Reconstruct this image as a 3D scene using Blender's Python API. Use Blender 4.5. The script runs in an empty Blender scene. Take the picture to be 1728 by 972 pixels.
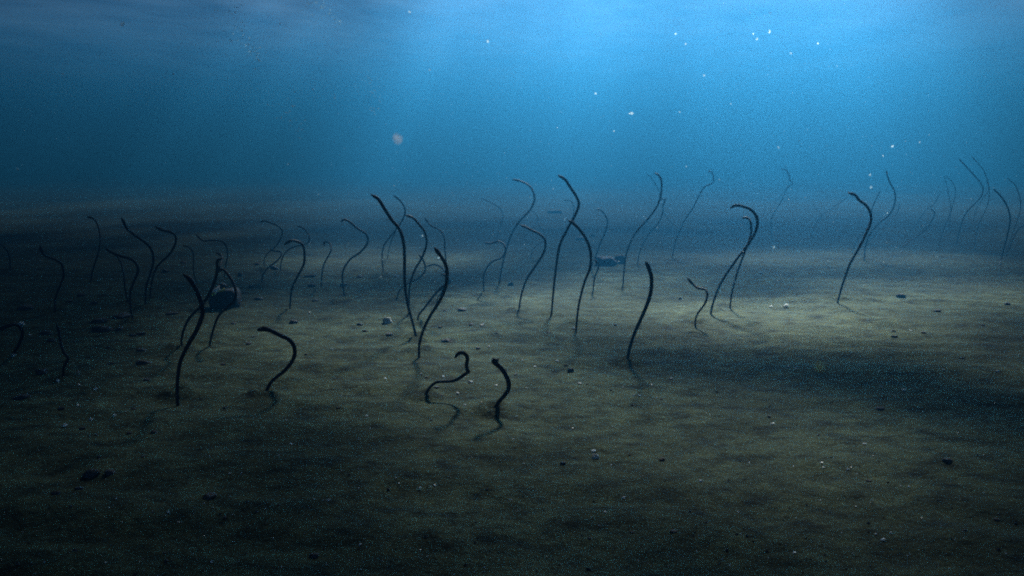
import bpy, bmesh, math, random
from mathutils import Vector, Matrix, noise, Quaternion

# ---------------------------------------------------------------- camera, world, sun, exposure
S = bpy.context.scene
COL = S.collection
R = math.radians
F = 1383.0                      # focal length in photo pixels (photo 1728 x 972)
HORIZON = 270.0                 # photo row of the true horizon
CAM_H = 0.62
PITCH = math.atan((486 - HORIZON) / F)

cd = bpy.data.cameras.new('camera')
cam = bpy.data.objects.new('camera', cd); COL.objects.link(cam)
cam.location = (0, 0, CAM_H)
cam.rotation_euler = (R(90) - PITCH, 0, 0)
cd.sensor_width = 36.0
cd.lens = 36.0 * F / 1728.0
cd.clip_start = 0.02; cd.clip_end = 500
S.camera = cam

SUN_EL, SUN_AZ = 40.0, 12.0     # height; degrees to the right of straight ahead
w = bpy.data.worlds.new('World'); S.world = w; w.use_nodes = True
wn = w.node_tree.nodes; wl = w.node_tree.links
bg = wn['Background']
sky = wn.new('ShaderNodeTexSky'); sky.sky_type = 'NISHITA'; sky.sun_disc = False
sky.sun_elevation = R(SUN_EL); sky.sun_rotation = R(SUN_AZ)
sky.air_density = 0.45; sky.dust_density = 0.3
wl.new(sky.outputs[0], bg.inputs[0]); bg.inputs[1].default_value = 0.05

SUN_DIR = Vector((math.sin(R(SUN_AZ)) * math.cos(R(SUN_EL)), math.cos(R(SUN_AZ)) * math.cos(R(SUN_EL)), math.sin(R(SUN_EL))))
sl = bpy.data.lights.new('sun', 'SUN'); sl.energy = 5.0; sl.angle = R(6.2); sl.color = (1.0, 0.98, 0.95)
sun = bpy.data.objects.new('sun', sl); COL.objects.link(sun)
sun.rotation_euler = SUN_DIR.to_track_quat('Z', 'Y').to_euler(); sun.location = (0, 0, 30)

S.view_settings.view_transform = 'Standard'; S.view_settings.look = 'None'
S.view_settings.exposure = 2.6; S.view_settings.gamma = 1.0
S.view_settings.use_curve_mapping = False
S.render.engine = 'CYCLES'
cy = S.cycles
cy.max_bounces = 6; cy.diffuse_bounces = 2; cy.glossy_bounces = 2; cy.transmission_bounces = 4
cy.volume_bounces = 0; cy.transparent_max_bounces = 12
cy.use_adaptive_sampling = False
cy.pixel_filter_type = 'BLACKMAN_HARRIS'; cy.filter_width = 2.0
cy.use_denoising = False        # the photograph is grainy: leave the renderer's fine grain
cy.sample_clamp_indirect = 0.3; cy.sample_clamp_direct = 0.35
cy.caustics_reflective = False; cy.caustics_refractive = False

WATER_H = 3.6                   # height of the surface over the sand
FAR = 46.0

# ---------------------------------------------------------------- helpers
rng = random.Random(11)

def ray(px, py):
    """world direction (y component = 1) through a photo pixel"""
    x = (px - 864) / F; y = (486 - py) / F
    c, s = math.cos(PITCH), math.sin(PITCH)
    fwd = c + y * s; up = -s + y * c
    return Vector((x / fwd, 1.0, up / fwd))

def fbm(x, y, s, o=3, seed=0.0):
    v = 0; a = 1; t = 0
    for k in range(o):
        v += a * noise.noise(Vector((x * s + seed, y * s - seed * 1.7, seed * 3.1 + k * 7.3))); t += a
        a *= 0.5; s *= 2.1
    return v / t

BASES = []
def ground_z(x, y):
    z = 0.030 * fbm(x, y, 0.55, 2, 3.0)
    d = math.hypot(x, y)
    if d < 16:
        k = max(0.0, 1 - d / 16)
        # worn current ripples, broken up by noise
        wob = 1.6 * fbm(x, y, 0.9, 2, 9.0)
        amp = 0.8 + 1.6 * fbm(x, y, 0.8, 2, 21.0)
        z += k * 0.0042 * amp * math.sin(2 * math.pi * (y * 4.6 + x * 0.55 + wob))
        z += k * 0.020 * fbm(x, y, 2.6, 3, 5.0)
    if d < 6:
        z += 0.0065 * fbm(x, y, 13.0, 2, 8.0)
        for bx, by, br in BASES:
            q = (x - bx) ** 2 + (y - by) ** 2
            if q < 0.02:
                r = math.sqrt(q)
                z += 0.014 * math.exp(-((r - 0.028) / 0.016) ** 2) - 0.008 * math.exp(-(r / 0.014) ** 2)
    return z

def ground_at(px, py):
    d = ray(px, py)
    t = -CAM_H / d.z
    for _ in range(4):
        t = (ground_z(d.x * t, t) - CAM_H) / d.z
    return Vector((d.x * t, t, CAM_H + d.z * t))

def props(o, label=None, cat=None, group=None, kind=None):
    if label: o['label'] = label
    if cat: o['category'] = cat
    if group: o['group'] = group
    if kind: o['kind'] = kind
    return o

def mesh_obj(name, verts, faces, mat, parent=None, smooth=True):
    me = bpy.data.meshes.new(name)
    me.from_pydata(verts, [], faces)
    if smooth: me.polygons.foreach_set('use_smooth', [True] * len(me.polygons))
    me.update()
    if mat: me.materials.append(mat)
    o = bpy.data.objects.new(name, me); COL.objects.link(o)
    if parent: o.parent = parent
    return o

def new_mat(name):
    m = bpy.data.materials.new(name); m.use_nodes = True
    nt = m.node_tree
    return m, nt, nt.nodes, nt.links, nt.nodes['Principled BSDF']

def nnode(nt, t, **kw):
    n = nt.nodes.new(t)
    for k, v in kw.items():
        if k.startswith('i_'): n.inputs[k[2:].replace('_', ' ')].default_value = v
        else: setattr(n, k, v)
    return n

def ramp(nt, stops):
    r = nt.nodes.new('ShaderNodeValToRGB')
    e = r.color_ramp.elements
    while len(e) < len(stops): e.new(0.5)
    for i, (p, c) in enumerate(stops):
        e[i].position = p; e[i].color = (c[0], c[1], c[2], 1)
    return r

# ---------------------------------------------------------------- materials
def sand_material():
    m, nt, N, L, P = new_mat('volcanic_sand')
    tc = N.new('ShaderNodeTexCoord')
    n1 = nnode(nt, 'ShaderNodeTexNoise', i_Scale=1.3, i_Detail=5.0, i_Roughness=0.6)
    n2 = nnode(nt, 'ShaderNodeTexNoise', i_Scale=16.0, i_Detail=6.0, i_Roughness=0.7)
    n3 = nnode(nt, 'ShaderNodeTexNoise', i_Scale=260.0, i_Detail=2.0, i_Roughness=0.6)
    mp = N.new('ShaderNodeMapping'); mp.inputs['Scale'].default_value = (0.8, 1.15, 1.0)
    L.new(tc.outputs['Object'], mp.inputs[0])
    for n in (n1, n3): L.new(tc.outputs['Object'], n.inputs['Vector'])
    L.new(mp.outputs[0], n2.inputs['Vector'])
    r1 = ramp(nt, [(0.30, (0.022, 0.027, 0.013)), (0.52, (0.062, 0.074, 0.042)), (0.72, (0.115, 0.134, 0.080))])
    L.new(n1.outputs['Fac'], r1.inputs[0])
    r2 = ramp(nt, [(0.34, (0.25, 0.25, 0.27)), (0.47, (0.80, 0.80, 0.80)), (0.70, (1.5, 1.47, 1.35))])
    L.new(n2.outputs['Fac'], r2.inputs[0])
    mx = nnode(nt, 'ShaderNodeMix', data_type='RGBA', blend_type='MULTIPLY'); mx.inputs[0].default_value = 1
    L.new(r1.outputs[0], mx.inputs['A']); L.new(r2.outputs[0], mx.inputs['B'])
    r3 = ramp(nt, [(0.36, (0.5, 0.5, 0.5)), (0.55, (1.0, 1.0, 1.0)), (0.70, (1.5, 1.5, 1.45))])
    L.new(n3.outputs['Fac'], r3.inputs[0])
    mx2 = nnode(nt, 'ShaderNodeMix', data_type='RGBA', blend_type='MULTIPLY'); mx2.inputs[0].default_value = 1
    L.new(mx.outputs['Result'], mx2.inputs['A']); L.new(r3.outputs[0], mx2.inputs['B'])
    # far dimness put into the colour: sand darkens with distance in ragged tongues
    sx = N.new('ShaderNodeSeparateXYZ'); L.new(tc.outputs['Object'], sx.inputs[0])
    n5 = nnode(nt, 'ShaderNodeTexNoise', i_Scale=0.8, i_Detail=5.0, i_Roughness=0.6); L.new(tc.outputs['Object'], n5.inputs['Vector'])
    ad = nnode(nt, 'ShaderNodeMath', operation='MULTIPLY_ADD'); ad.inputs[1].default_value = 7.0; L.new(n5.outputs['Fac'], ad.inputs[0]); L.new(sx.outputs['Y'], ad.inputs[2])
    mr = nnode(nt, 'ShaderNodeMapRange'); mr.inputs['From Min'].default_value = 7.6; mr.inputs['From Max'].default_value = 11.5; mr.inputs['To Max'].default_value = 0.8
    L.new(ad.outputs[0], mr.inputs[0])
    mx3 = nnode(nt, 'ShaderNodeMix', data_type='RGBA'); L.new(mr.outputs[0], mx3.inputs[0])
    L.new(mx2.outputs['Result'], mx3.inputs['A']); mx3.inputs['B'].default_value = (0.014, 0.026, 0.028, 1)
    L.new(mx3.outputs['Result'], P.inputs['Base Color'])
    P.inputs['Roughness'].default_value = 0.9
    P.inputs['Specular IOR Level'].default_value = 0.06
    b1 = nnode(nt, 'ShaderNodeBump', i_Strength=1.0, i_Distance=0.009)
    b2 = nnode(nt, 'ShaderNodeBump', i_Strength=0.7, i_Distance=0.0012)
    n4 = nnode(nt, 'ShaderNodeTexNoise', i_Scale=38.0, i_Detail=5.0, i_Roughness=0.65)
    L.new(tc.outputs['Object'], n4.inputs['Vector'])
    L.new(n4.outputs['Fac'], b1.inputs['Height']); L.new(n3.outputs['Fac'], b2.inputs['Height'])
    L.new(b1.outputs[0], b2.inputs['Normal']); L.new(b2.outputs[0], P.inputs['Normal'])
    return m

def eel_material(name, dark, light, scale=170.0):
    m, nt, N, L, P = new_mat(name)
    tc = N.new('ShaderNodeTexCoord')
    v = nnode(nt, 'ShaderNodeTexVoronoi', i_Scale=scale)
    L.new(tc.outputs['Object'], v.inputs['Vector'])
    r = ramp(nt, [(0.10, light), (0.34, dark)])
    L.new(v.outputs['Distance'], r.inputs[0])
    L.new(r.outputs[0], P.inputs['Base Color'])
    P.inputs['Roughness'].default_value = 0.7; P.inputs['Specular IOR Level'].default_value = 0.2
    n = nnode(nt, 'ShaderNodeTexNoise', i_Scale=400.0, i_Detail=2.0)
    L.new(tc.outputs['Object'], n.inputs['Vector'])
    b = nnode(nt, 'ShaderNodeBump', i_Strength=0.25, i_Distance=0.0006)
    L.new(n.outputs['Fac'], b.inputs['Height']); L.new(b.outputs[0], P.inputs['Normal'])
    return m

def stone_material(name, a, b, scale=40.0, rough=0.85):
    m, nt, N, L, P = new_mat(name)
    tc = N.new('ShaderNodeTexCoord')
    n = nnode(nt, 'ShaderNodeTexNoise', i_Scale=scale, i_Detail=6.0, i_Roughness=0.65)
    L.new(tc.outputs['Object'], n.inputs['Vector'])
    r = ramp(nt, [(0.36, a), (0.66, b)])
    L.new(n.outputs['Fac'], r.inputs[0]); L.new(r.outputs[0], P.inputs['Base Color'])
    P.inputs['Roughness'].default_value = rough
    bp = nnode(nt, 'ShaderNodeBump', i_Strength=0.8, i_Distance=0.004)
    L.new(n.outputs['Fac'], bp.inputs['Height']); L.new(bp.outputs[0], P.inputs['Normal'])
    return m

def plain_material(name, c, rough=0.5, transl=0.0, alpha=1.0):
    m, nt, N, L, P = new_mat(name)
    tc = N.new('ShaderNodeTexCoord')
    n = nnode(nt, 'ShaderNodeTexNoise', i_Scale=300.0, i_Detail=2.0)
    L.new(tc.outputs['Object'], n.inputs['Vector'])
    r = ramp(nt, [(0.3, tuple(q * 0.75 for q in c)), (0.7, c)])
    L.new(n.outputs['Fac'], r.inputs[0]); L.new(r.outputs[0], P.inputs['Base Color'])
    P.inputs['Roughness'].default_value = rough
    P.inputs['Alpha'].default_value = alpha
    if transl:
        t = N.new('ShaderNodeBsdfTranslucent'); t.inputs[0].default_value = (*c, 1)
        mx = N.new('ShaderNodeMixShader'); mx.inputs[0].default_value = transl
        L.new(P.outputs[0], mx.inputs[1]); L.new(t.outputs[0], mx.inputs[2])
        L.new(mx.outputs[0], N['Material Output'].inputs['Surface'])
    return m

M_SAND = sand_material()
M_EEL = eel_material('eel_skin', (0.010, 0.007, 0.011), (0.028, 0.023, 0.026))
M_EYE = plain_material('eel_eye', (0.35, 0.33, 0.28), 0.15)
M_ROCK = stone_material('dark_stone', (0.018, 0.015, 0.018), (0.055, 0.046, 0.045))
M_REDROCK = stone_material('reddish_stone', (0.030, 0.018, 0.022), (0.09, 0.055, 0.06), 12.0)
M_PALE = stone_material('pale_stone', (0.22, 0.23, 0.22), (0.62, 0.62, 0.58), 30.0)
M_SHELL = plain_material('white_shell', (0.9, 0.9, 0.86), 0.22, 0.3)
M_SHELL.node_tree.nodes['Principled BSDF'].inputs['Specular IOR Level'].default_value = 0.9   # nacre
M_CHALK = plain_material('chalky_growth', (0.88, 0.88, 0.84), 0.7)
M_BLOCK = stone_material('black_stone', (0.006, 0.005, 0.008), (0.020, 0.017, 0.022))
M_YELLOW = plain_material('yellow_growth', (0.55, 0.50, 0.12), 0.6)
def clear_material(name, c, rough, tl=0.36):
    m = bpy.data.materials.new(name); m.use_nodes = True
    nt = m.node_tree; N = nt.nodes; N.remove(N['Principled BSDF'])
    g = N.new('ShaderNodeBsdfTransparent')
    t = N.new('ShaderNodeBsdfTranslucent'); t.inputs[0].default_value = (*c, 1)
    mx = N.new('ShaderNodeMixShader'); mx.inputs[0].default_value = tl
    nt.links.new(g.outputs[0], mx.inputs[1]); nt.links.new(t.outputs[0], mx.inputs[2])
    nt.links.new(mx.outputs[0], N['Material Output'].inputs['Surface'])
    return m
M_SPECK = clear_material('drifting_matter', (0.80, 0.95, 1.0), 0.5)
def blob_material(name, c, k):
    """clear at the rim, faintly coloured through the middle"""
    m = bpy.data.materials.new(name); m.use_nodes = True
    nt = m.node_tree; N = nt.nodes; L = nt.links; N.remove(N['Principled BSDF'])
    t = N.new('ShaderNodeBsdfTransparent'); d = N.new('ShaderNodeBsdfTranslucent'); d.inputs[0].default_value = (*c, 1)
    lw = N.new('ShaderNodeLayerWeight'); lw.inputs[0].default_value = 0.5
    inv = nnode(nt, 'ShaderNodeMath', operation='SUBTRACT'); inv.inputs[0].default_value = 1.0; L.new(lw.outputs['Facing'], inv.inputs[1])
    pw = nnode(nt, 'ShaderNodeMath', operation='POWER'); L.new(inv.outputs[0], pw.inputs[0]); pw.inputs[1].default_value = 1.6
    ml = nnode(nt, 'ShaderNodeMath', operation='MULTIPLY'); L.new(pw.outputs[0], ml.inputs[0]); ml.inputs[1].default_value = k
    mx = N.new('ShaderNodeMixShader'); L.new(ml.outputs[0], mx.inputs[0]); L.new(t.outputs[0], mx.inputs[1]); L.new(d.outputs[0], mx.inputs[2])
    L.new(mx.outputs[0], N['Material Output'].inputs['Surface'])
    return m
M_ORANGE = blob_material('orange_backscatter', (0.80, 0.52, 0.30), 0.10)
M_AMBER = blob_material('amber_backscatter', (0.60, 0.50, 0.15), 0.20)

# ---------------------------------------------------------------- the eels, traced foot to head: (crop origin x, y, crop scale)
C1 = (0, 330, 2.777); C2 = (230, 350, 2.777); C3 = (420, 310, 4.05); C4 = (600, 310, 3.24)
C5 = (790, 280, 3.24); C6 = (1030, 270, 2.7); C7 = (1270, 250, 3.47); C8 = (1500, 250, 4.226)
C9 = (690, 570, 6.48)
PX = (0, 0, 1.0)
D_ = 'dark garden eel '
EELS = [
 # crop, trace, thickness factor, short reference name, label
 (C1, [(48,352),(46,300),(35,262),(15,238),(-6,224),(-22,222)], .9, 'the leftmost far eel', 'faint small eel cut off by the left edge of the picture, farthest left'),
 (C1, [(258,538),(260,480),(285,415),(298,370),(290,325),(262,302),(215,283),(195,260),(188,232)], .9, 'the far left S-curved eel', 'thin S-curved eel at far left with its head pointing straight up'),
 (C1, [(425,402),(435,350),(460,270),(470,210),(462,150),(440,110),(408,100)], .9, 'the thin hooked eel at left', 'thin distant eel at left, an even arch whose head hooks over to the left'),
 (C1, [(600,502),(585,430),(580,370),(565,310),(540,277),(512,264)], .85, 'the thin twin eel at left', 'thinner rear one of two crossing eels whose heads almost touch at left'),
 (C1, [(626,597),(612,530),(610,460),(625,410),(647,350),(635,315),(605,295),(560,282),(520,265),(490,243)], .95, 'the front twin eel at left', 'front one of two crossing eels at left, bulging right then bent far left'),
 (C1, [(682,524),(685,430),(700,380),(718,310),(710,255),(680,220),(630,185),(595,155),(580,125),(567,104)], 1.05, 'the tall leaning eel at left', 'tall eel at left leaning up to the left in a long even sweep'),
 (C1, [(703,482),(710,410),(735,335),(790,280),(820,230),(822,190),(800,172),(760,162),(726,146)], .95, 'the eel with the flat hook at left', 'eel rising right then folding back left, just right of the tall leaning one'),
 (C1, [(298,872),(297,810),(318,764),(300,735),(285,690),(275,635),(264,602)], .8, 'the kinked eel at lower left', 'thin dim eel at lower left with a sharp kink halfway up'),
 (C1, [(62,748),(92,690),(105,645),(92,614),(60,605),(0,628),(-30,640)], 1.05, 'the eel at the lower left edge', 'dim eel at the lower left edge arching over and out of the picture'),
 (C2, [(193,894),(193,820),(205,730),(240,650),(280,580),(307,515),(310,470),(295,420),(272,370),(250,335),(220,315)], 1.12, 'the big front left eel', 'big thick eel in the left foreground with a flattened head pointing up left'),
 (C2, [(212,667),(215,600),(245,525),(300,465),(340,410),(370,340),(379,285),(381,250),(404,240)], .95, 'the eel behind the big front left eel', 'eel crossing behind the thick left foreground one, head turned to the right'),
 (C2, [(322,442),(362,360),(388,290),(400,250),(400,226),(373,212)], .8, 'the half hidden eel at left', 'mostly hidden eel whose small head shows above the right-turned head at left'),
 (C2, [(412,330),(415,285),(427,230),(420,180),(395,157),(350,155),(310,155),(278,126)], .8, 'the eel above the dark block', 'thin far eel behind the dark block with a long flat reach to the left'),
 (C2, [(293,390),(280,345),(268,300),(268,250),(266,212),(248,188),(218,177)], .7, 'the faint upright eel at left', 'faint upright eel with a small left hook, seen above the big left foreground one'),
 (C2, [(346,634),(360,575),(385,510),(425,468),(456,440),(467,405),(455,355),(430,315),(408,293),(384,300)], .9, 'the arched eel at the dark block', 'arched eel standing in front of the dark block with its head bent down left'),
 (C2, [(605,892),(615,850),(640,810),(700,760),(738,705),(740,655),(715,620),(670,598),(630,578),(600,570),(564,575)], 1.1, 'the low curled eel', 'short thick eel in the left foreground, curled like a question mark'),
 (C3, [(105,572),(105,520),(125,480),(180,430),(212,385),(228,325),(190,285),(140,265),(105,255),(74,263)], .8, 'the upper zigzag eel', 'thin far zigzag eel, the higher of two that cross left of centre'),
 (C3, [(88,687),(95,630),(130,575),(190,530),(220,490),(215,466),(175,460),(142,444)], .8, 'the lower zigzag eel', 'thin far zigzag eel, the lower of two that cross left of centre'),
 (C3, [(280,862),(285,780),(300,700),(340,620),(375,550),(380,480),(368,420),(330,395),(285,390),(240,418)], 1.0, 'the cane-shaped eel', 'cane-shaped eel left of centre, its rounded head drooping to the left'),
 (C3, [(215,597),(222,530),(250,470),(300,435),(360,420),(405,405),(413,365),(400,335),(365,300),(328,290)], .8, 'the eel behind the cane-shaped one', 'thin far eel snaking behind the cane-shaped one and rising above its top'),
 (C3, [(495,712),(497,640),(510,560),(540,500),(562,455),(560,420),(540,398),(513,404),(518,426)], .85, 'the short crook eel', 'short eel with a tight crook at its head, between the cane-shaped and curly ones'),
 (C3, [(655,780),(643,700),(640,620),(660,560),(700,510),(760,470),(805,415),(812,370),(790,335),(740,305),(700,270),(655,245),(628,262)], 1.0, 'the curly S eel left of centre', 'boldly S-curved eel left of centre with its little head bent down'),
 (C4, [(333,855),(315,770),(290,680),(275,600),(268,500),(268,400),(262,320),(240,250),(200,200),(160,140),(125,85),(86,60)], 1.15, 'the tallest eel left of centre', 'tallest thick eel left of centre, leaning up to the left'),
 (C4, [(347,924),(350,870),(375,790),(410,720),(460,640),(490,570),(500,500),(495,450),(475,410),(450,375),(431,348)], 1.1, 'the right arm of the V', 'dark eel leaning right from beside the tallest one, the right arm of a V'),
 (C4, [(292,720),(293,600),(300,540),(325,470),(365,400),(388,330),(380,270),(350,225),(310,185),(273,172)], .95, 'the eel crossing the tallest one', 'curved eel bulging right directly beside the upper half of the tallest one'),
 (C4, [(230,622),(240,585),(280,550),(340,520),(375,485),(380,450),(365,410),(344,388)], .8, 'the small eel left of the V', 'small thin eel curling up inside the V left of centre'),
 (C4, [(152,490),(145,400),(155,340),(190,290),(230,240),(265,180),(270,140),(250,100),(208,63)], .85, 'the far pair, rear left', 'far thin eel behind the tallest one, its head emerging up right of it'),
 (C4, [(175,457),(180,370),(200,300),(222,250),(212,205),(163,194)], .75, 'the far pair, rear right', 'far thin eel hugging the back of the tallest one, head poking out left'),
 (C4, [(506,565),(503,500),(495,430),(488,350),(485,300),(465,258),(415,230),(395,210),(377,185)], .8, 'the thin tall eel behind the V', 'thin far tall eel rising behind the right arm of the V'),
 (C4, [(512,552),(506,520),(492,483),(465,455),(430,442),(388,452)], .85, 'the low arch behind the V', 'low arched far eel reaching left behind the right arm of the V'),
 (C4, [(340,768),(345,720),(380,675),(430,610),(475,562),(500,548),(506,522),(497,503),(468,497)], .9, 'the eel inside the V', 'eel leaning right inside the V, its small head curled back left'),
 (C4, [(445,655),(452,620),(480,578),(495,530),(492,490),(480,470)], .7, 'the hidden stub in the V', 'short thin eel almost hidden behind the right arm of the V'),
 (C5, [(170,647),(180,580),(200,490),(230,390),(275,310),(335,245),(362,190),(355,140),(330,105),(285,83),(241,74)], .95, 'the tall sickle eel', 'tall sickle-shaped eel at centre with its head bent left near the blue'),
 (C5, [(88,702),(83,620),(95,570),(130,525),(185,500),(205,460),(195,430),(165,412),(130,422),(88,422)], .85, 'the low S eel at centre', 'low thin S-shaped eel whose head touches the stem of the tall sickle one'),
 (C5, [(155,462),(158,390),(180,320),(190,270),(180,240),(150,215),(110,195),(73,174)], .7, 'the faint eel left of the sickle', 'faint far eel left of the tall sickle-shaped one'),
 (C5, [(277,797),(290,710),(320,620),(370,545),(415,470),(422,415),(400,380),(355,355),(315,335),(283,324)], 1.0, 'the question-mark eel at centre', 'question-mark shaped eel at centre, between the sickle and the crossing pair'),
 (C5, [(455,824),(465,700),(480,560),(500,440),(540,350),(585,270),(605,210),(590,165),(560,120),(530,75),(490,50)], 1.05, 'the left one of the crossing pair', 'tall eel at centre, the one of the crossing pair that reaches highest'),
 (C5, [(592,872),(605,760),(635,640),(665,560),(670,480),(650,410),(610,350),(570,310),(546,299)], 1.0, 'the right one of the crossing pair', 'lower eel of the crossing pair at centre, bulging right over a stony foot'),
 (C5, [(683,692),(690,620),(711,560),(706,528),(688,512)], .8, 'the short eel at the red rock', 'short upright eel in front of the left end of the reddish rock'),
 (C5, [(668,585),(680,535),(695,500),(720,430),(750,360),(762,300),(740,258),(717,236),(696,244)], .85, 'the hooked eel above the red rock', 'slender hooked eel rising from behind the crossing pair left of the reddish rock'),
 (C5, [(305,432),(320,375),(350,340),(380,300),(370,265),(340,238)], .55, 'the faint loop, upper', 'faintest thin far eel right of the sickle stem, the upper of two'),
 (C5, [(342,557),(342,500),(355,455),(390,425),(428,400),(425,370),(400,345),(383,316)], .6, 'the faint loop, lower', 'faint thin far eel behind the question-mark one'),
 (C5, [(512,547),(500,450),(520,380),(565,300),(578,230),(560,192),(522,188)], .65, 'the faint eel behind the pair', 'faint far eel hooked left behind the tall one of the crossing pair'),
 (C6, [(57,582),(63,500),(75,420),(110,340),(165,275),(210,215),(230,160),(233,100),(222,72),(203,59)], .95, 'the tall swan-necked eel', 'tall swan-necked eel right of centre, its head nearly upright against the blue'),
 (C6, [(148,387),(155,310),(180,260),(215,200),(225,150),(205,110),(185,80),(165,64)], .7, 'the thin shadow eel', 'thin far eel whose head shows just left of the swan-necked one'),
 (C6, [(123,482),(135,415),(170,345),(220,285),(238,240),(240,205),(250,183),(233,177)], .8, 'the thin eel beside the swan neck', 'thin eel just right of the swan-necked one with a tiny crook on top'),
 (C6, [(237,390),(245,350),(275,315),(282,290),(262,268),(245,245),(238,212)], .65, 'the short far zigzag eel', 'short faint zigzag eel farther back beside the swan-necked one'),
 (C6, [(280,457),(295,380),(330,290),(375,220),(405,160),(430,122),(465,105),(470,80),(460,55),(441,54)], .85, 'the long straight leaning eel', 'long nearly straight eel leaning right with a small stepped hook on top'),
 (C6, [(77,927),(85,870),(110,790),(150,700),(180,620),(188,550),(178,500),(160,462)], 1.2, 'the thick upright eel', 'thickest smooth upright eel in the right foreground beside the dark patch of sand'),
 (C6, [(385,747),(395,705),(430,655),(442,615),(432,590),(400,583),(375,565),(351,537)], .85, 'the small zigzag eel at right', 'small zigzag eel alone on the sand right of the thick upright one'),
 (C6, [(457,700),(475,630),(510,550),(570,460),(620,395),(660,330),(670,275),(650,235),(615,215),(570,207),(546,220)], 1.12, 'the big hooked eel at right', 'big thick hooked eel right of centre, leaning right with its head bent back left'),
 (C6, [(545,674),(555,600),(580,510),(615,410),(640,340),(640,290),(628,265),(598,265)], .9, 'the eel under the big hook', 'thinner eel rising inside the bend of the big hooked one'),
 (C6, [(628,432),(642,370),(636,310),(618,291),(590,303),(552,327)], .6, 'the faint eel inside the hook', 'faint far eel drooping left behind the bend of the big hooked one'),
 (C7, [(115,545),(110,480),(112,410),(150,340),(180,290),(205,230),(235,212),(218,185),(215,155),(195,130),(168,121)], .8, 'the faint double eel, front', 'faint tall eel in the haze right of the big hooked one, kinked near its top'),
 (C7, [(88,425),(105,370),(140,310),(180,260),(212,200),(205,150),(188,95)], .65, 'the faint double eel, rear', 'fainter tall eel running close behind the kinked one in the haze'),
 (C7, [(52,430),(62,385),(76,345),(62,318)], .5, 'the tiny far eel', 'tiny faint far eel left of the faint kinked pair in the haze'),
 (C7, [(343,565),(350,500),(370,440),(410,390),(460,355),(510,320),(552,288)], .75, 'the faint leaning eel', 'faint far eel leaning up right toward the head of the large right-hand one'),
 (C7, [(388,480),(396,420),(402,385),(380,365),(345,320)], .6, 'the faint crossing eel', 'faint short far eel crossing the leaning one in the haze'),
 (C7, [(500,896),(530,790),(570,680),(620,590),(665,500),(692,430),(690,380),(665,335),(625,305),(600,275),(560,262)], 1.12, 'the large right-hand eel', 'large dark eel at right with its flat head pointing left'),
 (C7, [(580,660),(590,590),(615,530),(655,480),(688,420),(705,340),(748,248)], .75, 'the eel hugging the large one', 'thin far eel hugging the stem of the large right-hand one, tip leaning right'),
 (C7, [(654,658),(662,570),(690,500),(740,440),(800,390),(830,330),(833,260),(805,205),(790,165),(782,126)], .95, 'the tall bow-shaped eel at right', 'tall bow-shaped eel right of the large right-hand one, head pointing up'),
 (C7, [(672,600),(695,530),(742,475),(810,425),(848,375),(862,318)], .65, 'the faint eel along the bow', 'faint far eel following the outer side of the bow-shaped one'),
 (C8, [(70,810),(90,740),(125,680),(200,630),(270,570),(310,510),(325,460),(290,424)], .85, 'the faint crook at far right', 'faint eel at far right rising to the right with a small left crook'),
 (C8, [(145,655),(175,570),(210,520),(265,440),(320,400),(362,326)], .7, 'the faint straight one at far right', 'faint eel at far right leaning right behind the crook-headed one'),
 (C8, [(480,745),(490,650),(520,530),(560,450),(620,390),(665,330),(670,280),(640,230),(600,185),(550,130),(498,76)], 1.0, 'the big faint eel at far right', 'tall faint hazy eel at far right with the highest head of all'),
 (C8, [(790,892),(800,790),(830,680),(855,580),(865,500),(845,420),(800,345),(743,288)], 1.05, 'the last whole eel at right', 'hazy eel near the right edge curving up to the left'),
 (C8, [(860,780),(880,660),(920,585),(975,540),(1020,490),(1030,430)], .8, 'the eel at the right edge', 'hazy eel leaving the picture at its right edge'),
 (C8, [(430,640),(435,520),(440,420),(420,300),(393,198)], .65, 'the faint upright eel at far right', 'very faint upright far eel left of the highest-headed hazy one'),
 (C8, [(598,600),(604,520),(622,440),(668,360),(715,290),(690,228)], .6, 'the faint eel by the big faint one', 'very faint far eel just right of the highest-headed hazy one'),
 (PX, [(1645,436),(1650,385),(1669,335),(1662,292),(1640,264)], .6, 'the ghost eel at far right', 'ghostly thin eel just behind the highest-headed hazy one'),
 (PX, [(1583,432),(1590,395),(1606,352),(1612,318),(1597,296)], .55, 'the ghost eel of the right haze', 'ghostly thin far eel between the crook-headed one and the highest-headed one'),
 (PX, [(1698,446),(1706,402),(1722,352),(1716,318),(1700,300)], .55, 'the ghost eel by the last one', 'ghostly thin far eel right behind the last whole hazy one'),
 (C9, [(180,655),(195,600),(240,530),(310,485),(400,478),(490,470),(560,435),(625,390),(652,374),(636,350),(630,290),(640,230),(620,185),(575,162),(535,180),(500,222)], .95, 'the low crooked eel', 'low front eel lying along the sand then rising in a tight crook'),
 (C9, [(932,805),(945,770),(985,700),(1045,630),(1085,570),(1092,500),(1070,430),(1020,345),(960,290),(928,260),(932,245),(970,250)], 1.15, 'the small front S eel', 'small S-curved eel nearest the camera at centre, with a curled head'),
]

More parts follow.
